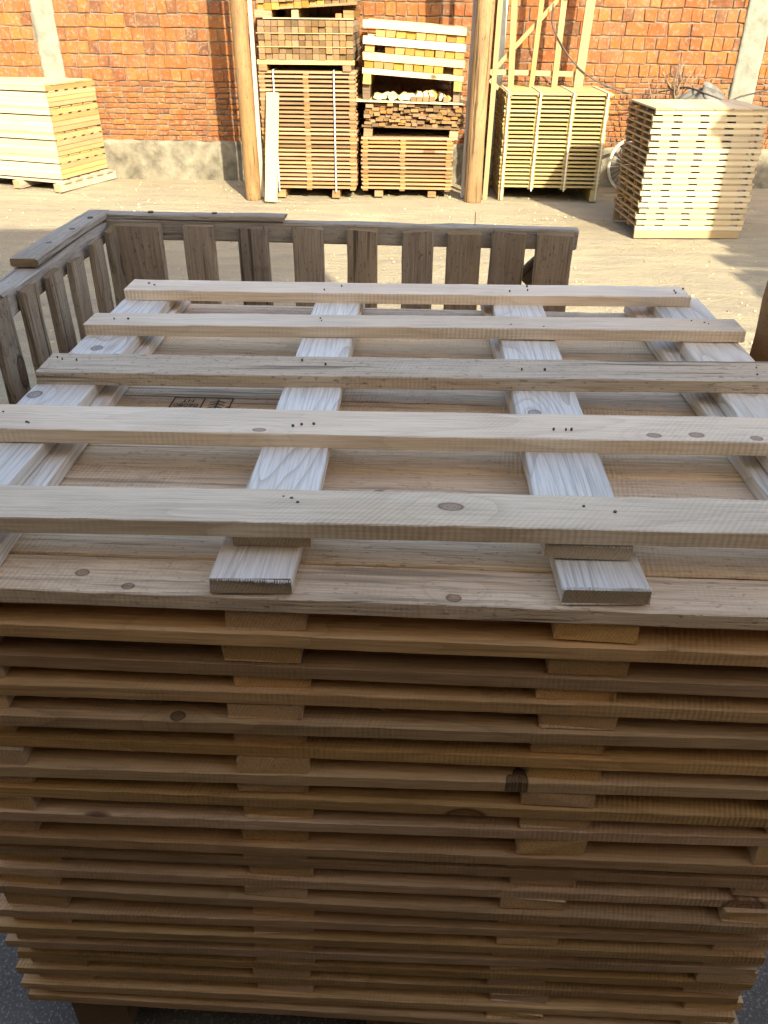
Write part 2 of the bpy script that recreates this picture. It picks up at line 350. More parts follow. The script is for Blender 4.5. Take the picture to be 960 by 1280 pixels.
ORD = ['topmost', 'second', 'third', 'fourth', 'fifth', 'sixth', 'seventh', 'eighth', 'ninth', 'tenth', 'eleventh', 'twelfth', 'thirteenth', 'fourteenth',
       'fifteenth', 'sixteenth', 'seventeenth', 'eighteenth', 'nineteenth', 'twentieth', 'twenty-first', 'twenty-second', 'twenty-third', 'twenty-fourth',
       'twenty-fifth', 'twenty-sixth', 'twenty-seventh', 'twenty-eighth', 'twenty-ninth', 'thirtieth']
ZR = R(90)

# ------------------------------------------------------------------ ground
vs, fs = [], []
xs = [-400, -60, -20]+[-8+i*.16 for i in range(101)]+[20, 60, 400]; ys = [-400, -60, -20, -8, -3, 0]+[.5+i*.12 for i in range(78)]+[14, 20, 60, 400]
for y in ys:
    for x in xs:
        z = noise.noise(Vector((x*.9, y*1.3, 3)))*.018+noise.noise(Vector((x*3, y*4, 1)))*.006-.012
        if y < 2.9 or y > 12 or abs(x) > 10: z = -.012
        vs.append((x, y, min(z, .004)))
nx = len(xs)
for j in range(len(ys)-1):
    for i in range(nx-1): a = j*nx+i; fs.append((a, a+1, a+nx+1, a+nx))
tag(obj('ground', mesh_from('ground', vs, fs, 'ground', True)), kind='structure')
tag(obj('warehouse_floor', boxes_mesh('floor', [(-9, 1.8, -6.2, .45, -.1, .006)], 'floor')), kind='structure')
tag(obj('concrete_apron', boxes_mesh('apron', [(-4.5, 4.5, -6.5, 2.7, -.1, .0)], 'apron')), kind='structure')

# straw, chips and gravel strewn on the yard
vs, fs = [], []; r = random.Random(3)
for i in range(1500):
    y = r.uniform(2.8, 9.1) if r.random() < .85 else r.uniform(.5, 2.7); x = r.uniform(-.55*y-1.2, .42*y+1.0)
    a = r.uniform(0, 3.14); Lh = r.uniform(.003, .012)*(1 if y > 2.7 else .5); Wh = r.uniform(.0015, .004)*(1 if y > 2.7 else .6); b0 = len(vs)
    ca, sa = math.cos(a), math.sin(a); h = Wh*1.1; z0 = .0 if y < 2.8 else -.008
    for (u, v_, q) in ((-1, -1, 0), (1, -1, 0), (1, 1, 0), (-1, 1, 0), (-.7, 0, 1), (.7, .2, 1)):
        vs.append((x+ca*u*Lh-sa*v_*Wh, y+sa*u*Lh+ca*v_*Wh, z0+q*(h+.006)))
    fs += [(b0, b0+1, b0+5, b0+4), (b0+1, b0+2, b0+5), (b0+2, b0+3, b0+4, b0+5), (b0+3, b0, b0+4)]
tag(obj('wood_chips', mesh_from('wood_chips', vs, fs, 'chip')), 'pale wood chips and splinters scattered over the sandy yard', 'wood chips', kind='stuff')

# ------------------------------------------------------------------ building the photographer stands in (behind and above the frame)
FY, FH, FX = -.30, 4.40, 1.95
wh = thing('warehouse', 'dark warehouse behind the camera whose tall front shades the near part of the yard', 'building', (0, 0, 0))
obj('front_wall', boxes_mesh('w', [(-9, -1.9, FY-.2, FY, 0, FH), (1.25, FX, FY-.2, FY, 0, FH), (-1.9, 1.25, FY-.2, FY, 2.1, FH), (FX+.003, 4.85, FY-.4, FY-.2, 0, 2.3)], 'bounce_render'), wh)  # warm bounce finish; last box is an added low wall blocking low sky
obj('wall', boxes_mesh('w', [
     (-9.2, -9, -6, FY, 0, FH), (FX-.15, FX, -6, FY-.2, 0, FH), (-9, -4, -6.2, -6, 0, FH), (-4, -2.5, -6.2, -6, 0, FH), (-2.5, .8, -6.2, -6, 0, FH), (.8, 1.2, -6.2, -6, 0, FH), (1.2, FX, -6.2, -6, 0, FH)], 'render'), wh)
obj('roof', boxes_mesh('r', [(-9.1, FX-.01, -6.1, FY-.01, FH, FH+.02)], 'render'), wh)

# added shade casters out of frame, shaped to throw the stepped and ragged shade
GY = 3.0
gw = thing('gable_shade_caster', 'unseen stepped wall added right of the yard to cast shade on the whitish stack', 'wall', (0, GY, 0))
D_ = 6.88-GY; ox, oz = SA*D_, SB*D_
out = [(2.385, -oz), (2.385, .675), (2.312, .69), (2.302, .75), (2.235, .765), (2.202, .797), (2.371, .975), (2.9, 1.53), (5.2, 1.53), (5.2, -oz)]
vs = [(x+ox, 0, z+oz) for x, z in out]+[(x+ox, .16, z+oz) for x, z in out]; k = len(out)
obj('wall', mesh_from('gable', vs, [tuple(range(k)), tuple(range(2*k-1, k-1, -1))]+[(i, i+k, (i+1) % k+k, (i+1) % k) for i in range(k)], 'concrete'), gw)
sh = thing('shed_shade_caster', 'unseen shed with a ragged roof edge added right of the yard to cast shade', 'building', (0, 0, 0))
obj('wall', boxes_mesh('sw', [(4.9, 8, -3, 1.45, 0, 3.1)], 'concrete'), sh)
vs, fs = [], []; r = random.Random(5)
for i in range(24):
    y = -3+i*.19
    add_box(vs, fs, 6.3+r.uniform(-.1, .12), y, 3.17+.03*(i % 2), 3.5, .19, .02, r, .006)
obj('roof', mesh_from('roof', vs, fs, 'tile'), sh)

# ------------------------------------------------------------------ brick wall
bw = thing('brick_wall', 'long orange brick wall with concrete pillars and crumbling plinth behind the yard', 'wall', (0, 9.2, 0))
X0, X1, ZT = -6.5, 5.5, 3.2
obj('mortar', boxes_mesh('mortar', [(X0, X1, .011, .16, -.1, ZT)], 'mortar'), bw)
def brick_mesh(L, H, seed, kind):
    r = random.Random(seed); vs, fs = [], []
    f = [(-L/2, -H/2), (L/2, -H/2), (L/2, H/2), (-L/2, H/2)]
    j = .0055; f = [(x+r.uniform(-j, j), z+r.uniform(-j, j)) for x, z in f]
    back = [(x, .08, z) for x, z in f]; mid = [(x, r.uniform(.002, .004), z) for x, z in f]
    q = .005; fr = [(x-q*(1 if x > 0 else -1)+r.uniform(-.001, .001), r.uniform(-.004, 0), z-q*(1 if z > 0 else -1)) for x, z in f]
    vs = back+mid+fr+[(r.uniform(-L, L)*.1, r.uniform(-.004, .001), r.uniform(-H, H)*.1)]
    for a, b_ in ((0, 4), (4, 8)):
        for i in range(4): fs.append((a+i, a+(i+1) % 4, b_+(i+1) % 4, b_+i))
    for i in range(4): fs.append((8+i, 8+(i+1) % 4, 12))
    return vs, fs
def with_tint(me, vals):
    a = me.attributes.new('tint', 'FLOAT', 'FACE'); a.data.foreach_set('value', vals); return me
BM = {}
def brick_proto(kind, L, H):
    k = (kind, round(L, 2)); BM.setdefault(k, [])
    if len(BM[k]) < 6:
        vs, fs = brick_mesh(round(L, 2)-.008, H-.012, hash((kind, round(L*100), len(BM[k]))) % 9999, kind)
        me = mesh_from('brick', vs, fs, 'brick'); with_tint(me, [rnd.random()]*len(fs)); BM[k].append(me); return me
    return rnd.choice(BM[k])
pill = [(-3.865, -3.645), (3.085, 3.325)]
bricks = []
def in_pillar(x0, x1): return any(x0 < p1-.02 and x1 > p0+.02 for p0, p1 in pill)
def visible(x, z):
    if z > 1.60: return False
    if -4.55 < x < -1.66 and not (x < -3.45 and z < .95): return True
    if -.5 < x < .43 and z > 1.44: return True
    if .68 < x < 1.45 and z > .98: return True
    if 1.45 < x < 3.4 and z > .88: return True
    if 1.72 < x < 2.0 and z > .3: return True
    return False
def row(xa, xb, z0, H, lens):
    x = xa+rnd.uniform(-.1, 0)
    while x < xb:
        L = rnd.choice(lens)
        a, b_ = max(x, xa), min(x+L, xb)
        if b_-a > .035:
            for p0, p1 in pill:
                if a < p0 < b_: b_ = p0
                elif a < p1 < b_: a = p1
            if b_-a > .035 and not in_pillar(a, b_): bricks.append(((a+b_)/2, z0+H/2, b_-a, H))
        x += L
HD, ST = [.10, .11, .11, .12], [.19, .22, .22, .11, .23]
for (xa, xb, zs, pat) in ((X0, .55, .915, (HD, ST, HD, HD, ST, HD)), (.55, X1, 1.003, (HD, ST, HD, ST, HD, ST))):
    nsm = int(round((zs-.36)/.0505)); hs = (zs-.36)/nsm
    for k in range(nsm): row(xa, xb, .36+k*hs, hs, [.10, .11, .13, .13, .06])
    k = 0
    while zs+k*.1175 < ZT-.1: row(xa, xb, zs+k*.1175, .1175, pat[k % 6]); k += 1
vis = sorted([b_ for b_ in bricks if visible(b_[0], b_[1])], key=lambda q: -q[2]*q[3])
rest = [b_ for b_ in bricks if not visible(b_[0], b_[1])]+vis[300:]
for (x, z, L, H) in vis[:300]:
    kind = 's' if H < .08 else ('h' if L < .15 else 't')
    me = brick_proto(kind, L, H)
    o = obj('brick', me, bw, (x, rnd.uniform(-.005, .004), z+rnd.uniform(-.002, .002)), (rnd.uniform(-.02, .02), rnd.uniform(-.012, .012), rnd.uniform(-.02, .02)))
vs, fs, tv = [], [], []
for i, (x, z, L, H) in enumerate(rest):
    a, f = brick_mesh(L-.009, H-.012, i, '')
    b0 = len(vs); dy = rnd.uniform(-.005, .004); vs += [(x+p[0], p[1]+dy, z+p[2]) for p in a]; fs += [tuple(b0+q for q in g) for g in f]; tv += [rnd.random()]*len(f)
tag(obj('brickwork', with_tint(mesh_from('brickwork', vs, fs, 'brick'), tv), bw), kind='stuff')
def rough_slab(x0, x1, z0, z1, y0, y1, mat, amp, step=.03, seed=0):
    vs, fs = [], []; nx = max(2, int((x1-x0)/step)); nz = max(2, int((z1-z0)/step))
    for j in range(nz+1):
        for i in range(nx+1):
            x = x0+(x1-x0)*i/nx; z = z0+(z1-z0)*j/nz
            d = amp*(noise.noise(Vector((x*7, z*7, seed)))+.6*noise.noise(Vector((x*19, z*19, seed+3))))
            ex = amp*.9*noise.noise(Vector((z*9, seed, 0))) if i in (0, nx) else 0
            ez = amp*noise.noise(Vector((x*6, seed, 0)))*1.2 if j == nz else 0
            vs.append((x+ex, y0+d, z+ez))
    b0 = len(vs); W = nx+1
    for j in range(nz):
        for i in range(nx): a = j*W+i; fs.append((a, a+1, a+W+1, a+W))
    rim = [i for i in range(W)]+[j*W+nx for j in range(1, nz+1)]+[nz*W+i for i in range(nx-1, -1, -1)]+[j*W for j in range(nz-1, 0, -1)]
    for q in rim: v_ = vs[q]; vs.append((v_[0], y1, v_[2]))
    k = len(rim)
    for i in range(k): fs.append((rim[i], b0+i, b0+(i+1) % k, rim[(i+1) % k]))
    return mesh_from('rough_slab', vs, fs, mat, True)
for i, (p0, p1) in enumerate(pill): obj('pillar', rough_slab(p0, p1, -.1, ZT, -.012, .1, 'concrete', .008, seed=i), bw)
obj('plinth', rough_slab(X0, X1, -.1, .365, -.05, .1, 'plinth', .02, .035, 9), bw)

# ------------------------------------------------------------------ big pallet-deck stack in the foreground
T = .020
tops = [1.035, .983, .929, .886, .842, .790, .743, .698, .650, .592, .550, .505, .461, .407, .366, .321, .277, .229, .186, .149]
GRP = 'pallet decks stacked in the foreground'
desc = {1: 'directly below the closed plank deck', 4: 'with a black ringed knot', 6: 'with a dark notched break',
        19: 'lowest, on the timber bearers'}
Lp = 1.20; Dp = 1.04; yF = .709
pl_meshes = {}
def pm(kind, i):
    k = (kind, i)
    if k not in pl_meshes:
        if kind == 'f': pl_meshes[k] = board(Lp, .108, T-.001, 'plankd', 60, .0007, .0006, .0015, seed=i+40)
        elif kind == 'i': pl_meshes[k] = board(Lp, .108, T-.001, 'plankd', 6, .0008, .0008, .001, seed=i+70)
    return pl_meshes[k]
for k, zt in enumerate(tops):
    if k == 0: continue
    gap = tops[k-1]-T-zt                                   # height of this deck's stringers
    dy = rnd.uniform(-.005, .004); dx = -.0022*k+rnd.uniform(-.008, .008)
    root = thing('pallet_deck', '%s pallet deck down in the big foreground stack%s' % (ORD[k+1], ', '+desc[k] if k in desc else ''),
                 'pallet deck', (dx, yF+dy, zt-T), (0, 0, R(rnd.uniform(-.5, .5))), GRP)
    for i in range(9):
        o = obj('plank', pm('f', k % 7) if i == 0 else pm('i', (k+i) % 5), root, (rnd.uniform(-.006, .006), .054+i*.116+rnd.uniform(-.002, .002), rnd.uniform(0, .0006)),
                (0, 0, math.pi if rnd.random() < .5 and i else 0))
    for cx in (-.545, -.168, .215, .545):
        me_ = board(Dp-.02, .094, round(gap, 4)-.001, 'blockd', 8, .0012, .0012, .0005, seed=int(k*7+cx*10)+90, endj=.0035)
        sh_ = .024*(k/19.)*(1 if abs(cx) < .4 else 0)-dx*.5-.0011*k*(abs(cx) < .4)
        obj('stringer', me_, root, (cx+sh_+rnd.uniform(-.005, .005), Dp/2-.004+rnd.uniform(-.002, .005), T), (0, 0, ZR+R(rnd.uniform(-.5, .5))))
def knot_disc(parent, x, y, z, rx, ry, rot=(0, 0, 0)):
    if 'kn' not in _bc:
        vs = [(0, 0, .02)]+[(math.cos(a*math.pi/10)*(1+.06*math.sin(a*1.7)), math.sin(a*math.pi/10)*(1+.05*math.cos(a*2.3)), 0) for a in range(20)]
        _bc['kn'] = mesh_from('knot', vs, [(0, i+1, (i+1) % 20+1) for i in range(20)], 'knot')
    o = obj('knot', _bc['kn'], parent, (x, y, z), rot); o.scale = (rx, ry, .01); return o

# closed deck under the slatted one
TD = .0225
lid = thing('closed_pallet_deck', 'closed plank deck with rounded plank edges and an ink stamp, directly under the slatted deck', 'pallet deck', (0, yF, 1.035-TD), (0, 0, 0), GRP)
seams = [0, .071, .184, .296, .409, .535, .633, .746, .861, .973, 1.04]
LP = []
for i in range(10):
    a, b_ = seams[i], seams[i+1]; W_ = b_-a-.003
    wn = .03 if i in (2, 4, 6, 8, 9) else 0
    o = obj('plank', board(1.19, W_, TD-.001, 'plank', 40, .0016, .0008, .0018, waney=wn, seed=i+3), lid, (rnd.uniform(-.004, .004), (a+b_)/2, (0 if i % 2 else .0015) if i else 0), (0, 0, 0))
    LP.append(o)
for (cx, ang, w_) in ((-.535, 1.2, .092), (-.166, -1.0, .092), (.206, 1.6, .098), (.512, 1.0, .095)):
    L_ = 1.03; a = R(ang)
    obj('stringer', board(L_, w_, .0215, 'stringer', 30, .0014, .0012, .0006, seed=int(cx*100)+200, endj=.004), lid,
        (cx-math.sin(a)*0, .004+L_/2+(.0 if cx < .1 else .002), TD+.0015), (0, 0, ZR+a))
# ink stamp on the fourth plank, seen upside down
def text_mesh(s, size, loc, rotz):
    cu = bpy.data.curves.new('txt', 'FONT'); cu.body = s; cu.size = size; cu.align_x = 'CENTER'; cu.extrude = .0001
    o = bpy.data.objects.new('tmp', cu); C.objects.link(o); bpy.context.view_layer.update()
    me = bpy.data.meshes.new_from_object(o.evaluated_get(bpy.context.evaluated_depsgraph_get()))
    bpy.data.objects.remove(o); me.transform(Matrix.Translation(loc) @ Matrix.Rotation(rotz, 4, 'Z')); return me
bm = bmesh.new()
vs, fs = [], []
x0, x1, xm, y0, y1 = -.400, -.300, -.349, 1.146, 1.238; lw = .0018
for (a, b_, c_, d_) in ((x0, x1, y0, y0+lw), (x0, x1, y1-lw, y1), (x0, x0+lw, y0+lw, y1-lw), (x1-lw, x1, y0+lw, y1-lw), (xm, xm+lw, y0+lw, y1-lw)):
    add_box(vs, fs, (a+b_)/2, (c_+d_)/2, .0003, b_-a, d_-c_, .0005)
# ear-of-wheat emblem in the right cell
for i in range(7):
    yy = 1.158+i*.011
    for s in (-1, 1):
        b0 = len(vs); cx = -.324
        p = [(cx+s*.001, yy), (cx+s*.013, yy-.006), (cx+s*.013, yy-.0035), (cx+s*.001, yy+.003)]
        if s < 0: p = p[::-1]
        vs += [(q[0], q[1], .0004) for q in p]; fs.append((b0, b0+1, b0+2, b0+3))
add_box(vs, fs, -.324, 1.193, .0003, .0016, .08, .0005)
mm = mesh_from('stamp', vs, fs); bm.from_mesh(mm)
for s, yy in (('HT', 1.229), ('06080', 1.212), ('UA', 1.195)):
    bm.from_mesh(text_mesh(s, .0165, (-.374, yy, .0003), math.pi))
bm.from_mesh(text_mesh('IPPC', .011, (-.307, 1.194, .0003), -ZR))
ms = bpy.data.meshes.new('stamp'); bm.to_mesh(ms); bm.free(); ms.materials.append(M['ink'])
st_plank = min(LP, key=lambda o: abs(o.location.y-(1.18-yF)))
o = obj('ink_stamp', ms, st_plank, (-st_plank.location.x, -yF-st_plank.location.y+.0, TD-.001+.0014))
STAMP = o
# open slatted deck on top
top = thing('slatted_pallet_deck', 'open pallet deck of five pale slats over four stringers, topmost on the foreground stack', 'pallet deck', (0, yF, 1.059), (0, 0, 0), GRP)
for (xa, xb, x2, w_, y0_) in ((-.560, -.555, 0, .094, .07), (-.160, -.160, 0, .092, .067), (.206, .212, 0, .101, .06), (.540, .545, 0, .104, .07)):
    y1_ = 1.0+.005*rnd.random(); L_ = y1_-y0_; ang = -math.atan2(xb-xa, L_)
    obj('stringer', board(L_, w_, .0205, 'stringer', 34, .0013, .0007, .0006, seed=int(xa*100)+300), top, ((xa+xb)/2, (y0_+y1_)/2, 0), (0, 0, ZR+ang))
SL = []
for (yb, yf, xl, xr, mat_, sd_) in ((1.706, 1.632, -.597, .562, 'slat', 1), (1.492, 1.424, -.607, .602, 'slat', 2), (1.280, 1.196, -.604, .598, 'slat_rough', 3),
                          (1.070, .990, -.60, .60, 'slat', 4), (.836, .762, -.60, .60, 'slat', 5)):
    a = 1.55 if sd_ < 4 else 1.1
    o = obj('slat', board(xr-xl, yb-yf, .0215, mat_, 48, .0013, .0008, .0016, seed=sd_*11), top, ((xl+xr)/2, (yb+yf)/2-yF, .0212), (0, 0, R(a)))
    SL.append(o)
    nv, nf = [], []
    for cx in (-.56, -.16, .206, .54):
        for q in range(rnd.choice((2, 2, 3))):
            px = cx+rnd.uniform(-.035, .035); py = rnd.uniform(-.024, .024); rr = rnd.uniform(.0009, .0017); b0 = len(nv)
            cxo = px-(xl+xr)/2
            for z_ in (.0195, .0232):
                for t_ in range(8): nv.append((cxo+math.cos(t_*.785)*rr*1.25, py+math.sin(t_*.785)*rr, z_))
            for t_ in range(8): nf.append((b0+t_, b0+(t_+1) % 8, b0+8+(t_+1) % 8, b0+8+t_))
            nf.append(tuple(b0+8+t_ for t_ in range(8)))
    tag(obj('nail', mesh_from('nails', nv, nf, 'nail'), o), kind='stuff')

# ------------------------------------------------------------------ bearers under the stack
for i, x in enumerate((-.53, 0, .53)):
    bz = obj('timber_bearer', board(1.0, .10, tops[-1]-T-.003, 'bark', 10, .004, .002, .001, seed=i+500), None, (x, 1.23, 0), (0, 0, ZR))
    tag(bz, '%s squared timber bearer on the floor under the foreground stack' % ('left', 'middle', 'right')[i], 'bearer', 'bearers under the foreground stack')

# ------------------------------------------------------------------ weathered slatted crate behind the stack
cr_ = thing('slatted_crate', 'old grey slatted wooden crate with nailed corner boards, behind the foreground pallet stack', 'crate', (0, 0, 0))
def gb(name, L, W, T_, mat, loc, rot, seed, jit=.0022, parent=None, seg=16, bev=.003):
    return obj(name, board(L, W, T_, mat, seg, bev, jit, .002, seed=seed, endj=.005), parent or cr_, loc, rot)
# rails (on edge): far and left
gb('rail', 1.135, .038, .045, 'greytop', (-.205, 1.927, 1.128), (0, 0, R(-.3)), 601)
gb('rail', 1.25, .050, .045, 'greytop', (-.735, 1.28, 1.128), (0, 0, ZR+R(.8)), 602, .004)
gb('rail', 1.135, .038, .045, 'greytop', (-.205, 1.927, .12), (0, 0, 0), 603)
gb('rail', .9, .045, .045, 'greytop', (-.735, 1.45, .12), (0, 0, ZR), 604)
far = [(-.695, -.588), (-.537, -.466), (-.412, -.343), (-.287, -.217), (-.163, -.093), (-.036, .036), (.069, .147), (.167, .245), (.274, .357)]
for i, (a, b_) in enumerate(far):
    gb('slat', 1.05, b_-a, .022, 'grey', ((a+b_)/2, 1.904, .64+rnd.uniform(-.004, .002)), (R(90), R(-90), 0), 610+i, .0012)
for i in range(8):
    y = 1.873-i*.1155
    gb('slat', 1.06, .056, .017, 'grey', (-.707+.0*i+.002*i*.3, y, .635+rnd.uniform(-.012, .012)), (0, R(-90), 0) if False else (R(90), R(-90), R(90)), 630+i, .003)
gb('brace', .09, .016, .06, 'grey', (.314, 1.955, 1.051), (0, R(-50), 0), 650, .001)
gb('end_post', 1.05, .045, .045, 'grey', (.338, 1.968, .63), (R(90), R(-90), 0), 651, .002)
gb('side_board', .44, .052, .016, 'greytop', (-.742, 1.725, 1.175), (0, 0, ZR+R(1.5)), 652, .0008)
gb('corner_board', .46, .034, .014, 'greytop', (-.535, 1.927, 1.1745), (0, 0, R(-1.2)), 653, .0008)
nv, nf = [], []
for (x, y) in ((-.735, 1.62), (-.733, 1.74), (-.733, 1.85), (-.62, 1.93), (-.47, 1.927)):
    b0 = len(nv)
    for z_ in (1.185, 1.1925 if x < -.7 else 1.190):
        for t_ in range(8): nv.append((x+math.cos(t_*.785)*.0065, y+math.sin(t_*.785)*.0065, z_))
    for t_ in range(8): nf.append((b0+t_, b0+(t_+1) % 8, b0+8+(t_+1) % 8, b0+8+t_))
    nf.append(tuple(b0+8+t_ for t_ in range(8)))
tag(obj('nail_heads', mesh_from('nails', nv, nf, 'nail'), cr_), kind='stuff')
tag(obj('thin_twig', tube([(.131, 1.93, 1.16), (.132, 1.931, 1.18), (.131, 1.93, 1.20)], .0009, 'twig', 5)), 'tiny dark twig sticking up from the grey crate rail', 'twig')

# rough post at the right edge
r = random.Random(8)
tag(obj('bark_post', tube([(.690+.002*math.sin(z*7)-.012*(z-1.1), 1.46, z) for z in [i*.05 for i in range(34)]], [.060+r.uniform(-.001, .002) for i in range(34)], 'bark', 18, jit=.03, seed=4)),
    'rough bark-edged post standing right beside the foreground pallet stack', 'post')
# ------------------------------------------------------------------ pallets of the background stacks
def pallet_layer(name, label, cat, grp, x, y, z, ang, W, D, tb, ts, sx, by, mats, bov=0, jx=.006, bw_=.09, xo=0):
    """deck boards along X (positions by, in depth) on stringers along Y (positions sx)"""
    t_ = thing(name, label, cat, (x+rnd.uniform(-jx, jx), y+rnd.uniform(-jx, jx), z), (0, 0, ang), grp)
    for s in sx: obj('stringer', box(D, .05, ts, mats[1], rnd.randrange(3)), t_, (s, D/2, 0), (0, 0, ZR))
    for b_ in by: obj('board', box(W, bw_, tb, mats[0], rnd.randrange(3)), t_, (W/2+rnd.uniform(-.5, .5)*jx, b_, ts), (0, 0, 0))
    return t_
def leg(name, parent, L, W, H, mat, loc): return obj(name, box(L, W, H, mat, rnd.randrange(3)), parent, loc)

# tall weathered strapped stack (left of the bay)
N1 = 28; z0, z1 = .070, 1.085; p1 = (z1-z0)/N1
g1 = 'pallets of the tall strapped weathered stack'
for i in range(N1):
    kk = N1-1-i
    lab = '%s weathered slatted pallet from the top of the tall strapped stack' % ORD[kk]
    t_ = pallet_layer('slatted_pallet', lab, 'pallet', g1, -1.485, 8.25, z0+i*p1, 0, .885, .8, .019, p1-.020, (.03, .43, .85), (.045, .25, .42, .6, .755), ('brown' if i % 5 else 'old', 'old'))
for x in (-1.33, -.80):
    tag(leg('skid_block', None, .075, .8, .069, 'old', (x, 8.66, 0)), 'wooden skid under the tall strapped stack, %s one' % ('left' if x < -1 else 'right'), 'skid', 'skids under the tall stack')
sp = [(x, 8.243, z) for x in (-.795,) for z in (1.09, 1.08, .6, .07)]
vs, fs = [], []
add_box(vs, fs, 0, 0, .555, .012, .002, 1.03); add_box(vs, fs, 0, .4, 1.0735, .012, .802, .003)
st = mesh_from('strap', vs, fs, 'strapb')
o = tag(obj('packing_strap', st, None, (-.795, 8.226, .02), (0, 0, 0)), 'blue-grey plastic strap down the right part of the tall weathered stack', 'strap', 'straps on the tall stack')
o = tag(obj('packing_strap', st, None, (-1.345, 8.226, .02), (0, 0, 0)), 'blue-grey strap on the tall weathered stack, just behind the pale leaning board', 'strap', 'straps on the tall stack')
# leaning board
lb = obj('leaning_board', box(.93, .115, .02, 'pale'), None, (-1.40, 8.03, 0), (0, 0, 0))
lb.matrix_world = Matrix.Translation((-1.40, 8.03, .0)) @ Matrix.Rotation(R(2.8), 4, 'Y') @ Matrix.Rotation(R(-12.), 4, 'X') @ Matrix(((0, 1, 0, 0), (0, 0, -1, 0), (-1, 0, 0, 0), (0, 0, 0, 1))) @ Matrix.Translation((-.465, 0, 0))
tag(lb, 'pale yellow board leaning upright against the tall weathered pallet stack', 'board')

# dark timber bundle over it
tb1 = thing('timber_bundle', 'dark weathered bundle of square timbers in three layers, on the tall strapped stack', 'timber bundle', (-1.475, 8.23, 1.086), (0, R(0), 0))
for x in (.04, .80): leg('foot', tb1, .075, .9, .050, 'old', (x, .45, 0))
obj('bearer_board', box(.875, .09, .036, 'yellow'), tb1, (.43, .04, .0505)); obj('bearer_board', box(.875, .09, .036, 'old'), tb1, (.43, .8, .0505))
nX = 14; cw = .845/nX
for L3 in range(3):
    zb = .088+L3*.104
    for q in range(2):
        for i in range(nX):
            obj('timber', box(.9, cw-.004, .046, 'oldend', rnd.randrange(3)), tb1, (.012+cw*(i+.5)+rnd.uniform(-.002, .002), .45+rnd.uniform(-.014, .014), zb+q*.0485), (rnd.uniform(-.01, .01), 0, ZR))
    if L3 < 2: obj('spacer', box(.86, .03, .006, 'yellow'), tb1, (.43, -.0, zb+.0972))
# second, tilted bundle on top
tb2 = thing('tilted_timber_bundle', 'orange-brown timber bundle resting tilted on the dark bundle at the photo\'s top edge', 'timber bundle', (-1.46, 8.25, 1.398+.088), (0, 0, 0))
obj('bearer_board', box(.80, .08, .008, 'pale'), tb2, (.45, .03, 0))
for (x, L_, mt) in ((.05, .15, 'old'), (.33, .06, 'yellow'), (.80, .09, 'old')): obj('block', box(L_, .8, .06, mt), tb2, (x, .42, .009))
obj('block', box(.05, .1, .035, 'redbrick'), tb2, (.715, .05, .009))
obj('sagging_board', box(.88, .8, .018, 'old'), tb2, (.44, .42, .086), (0, R(-3.2), 0))
for q in range(3):
    for i in range(13):
        obj('timber', box(.8, .06, .050, 'yend' if i < 9 and q == 0 else 'oldend', rnd.randrange(3)), tb2, (.03+i*.066, .42+rnd.uniform(-.02, .02), .084+.11*0+i*.0037+q*.054), (0, R(-3.2), ZR))
# side board of that pile (angled)
# ------------------------------------------------------------------ lower right stack in the bay
N2 = 13; z0, z1 = .055, .535; p2 = (z1-z0)/N2; g2 = 'pallets of the low weathered stack'
for i in range(N2):
    lab = '%s weathered pallet from the top of the low stack between the two log poles' % ORD[N2-1-i]
    pallet_layer('slatted_pallet', lab, 'pallet', g2, -.560, 8.35, z0+i*p2, 0, .878, .75, .018, p2-.019, (.04, .40, .84), (.045, .25, .45, .7), ('brown', 'old'))
for x in (-.39, .13): tag(leg('skid_block', None, .08, .75, .054, 'old', (x, 8.73, 0)), '%s wooden skid under the low weathered stack' % ('left' if x < 0 else 'right'), 'skid', 'skids under the low stack')
# bundle of small dark timbers
tb3 = thing('timber_bundle', 'bundle of small uneven dark timbers with a thin ledge board, on the low weathered stack', 'timber bundle', (-.545, 8.36, .536), (0, R(1.), 0))
for x in (.05, .86): leg('foot', tb3, .08, .7, .085, 'old', (x, .36, 0))
obj('bearer_board', box(.94, .09, .014, 'old'), tb3, (.46, .03, .086)); obj('bearer_board', box(.94, .09, .014, 'old'), tb3, (.46, .65, .086))
r = random.Random(12)
for q in range(6):
    x = r.uniform(0, .03)
    while x < .90:
        w_ = r.choice((.045, .06, .07, .05)); h_ = r.uniform(.021, .030)
        obj('timber', box(.7, w_, round(h_, 3), 'oldend' if r.random() < .8 else 'brown', rnd.randrange(3)), tb3, (x+w_/2, .36+r.uniform(-.05, .02), .102+q*.0315+r.uniform(-.002, .002)), (0, R(r.uniform(-2, 2)), ZR))
        x += w_+.004
obj('ledge_board', box(1.06, .78, .012, 'pale'), tb3, (.42, .35, .300))
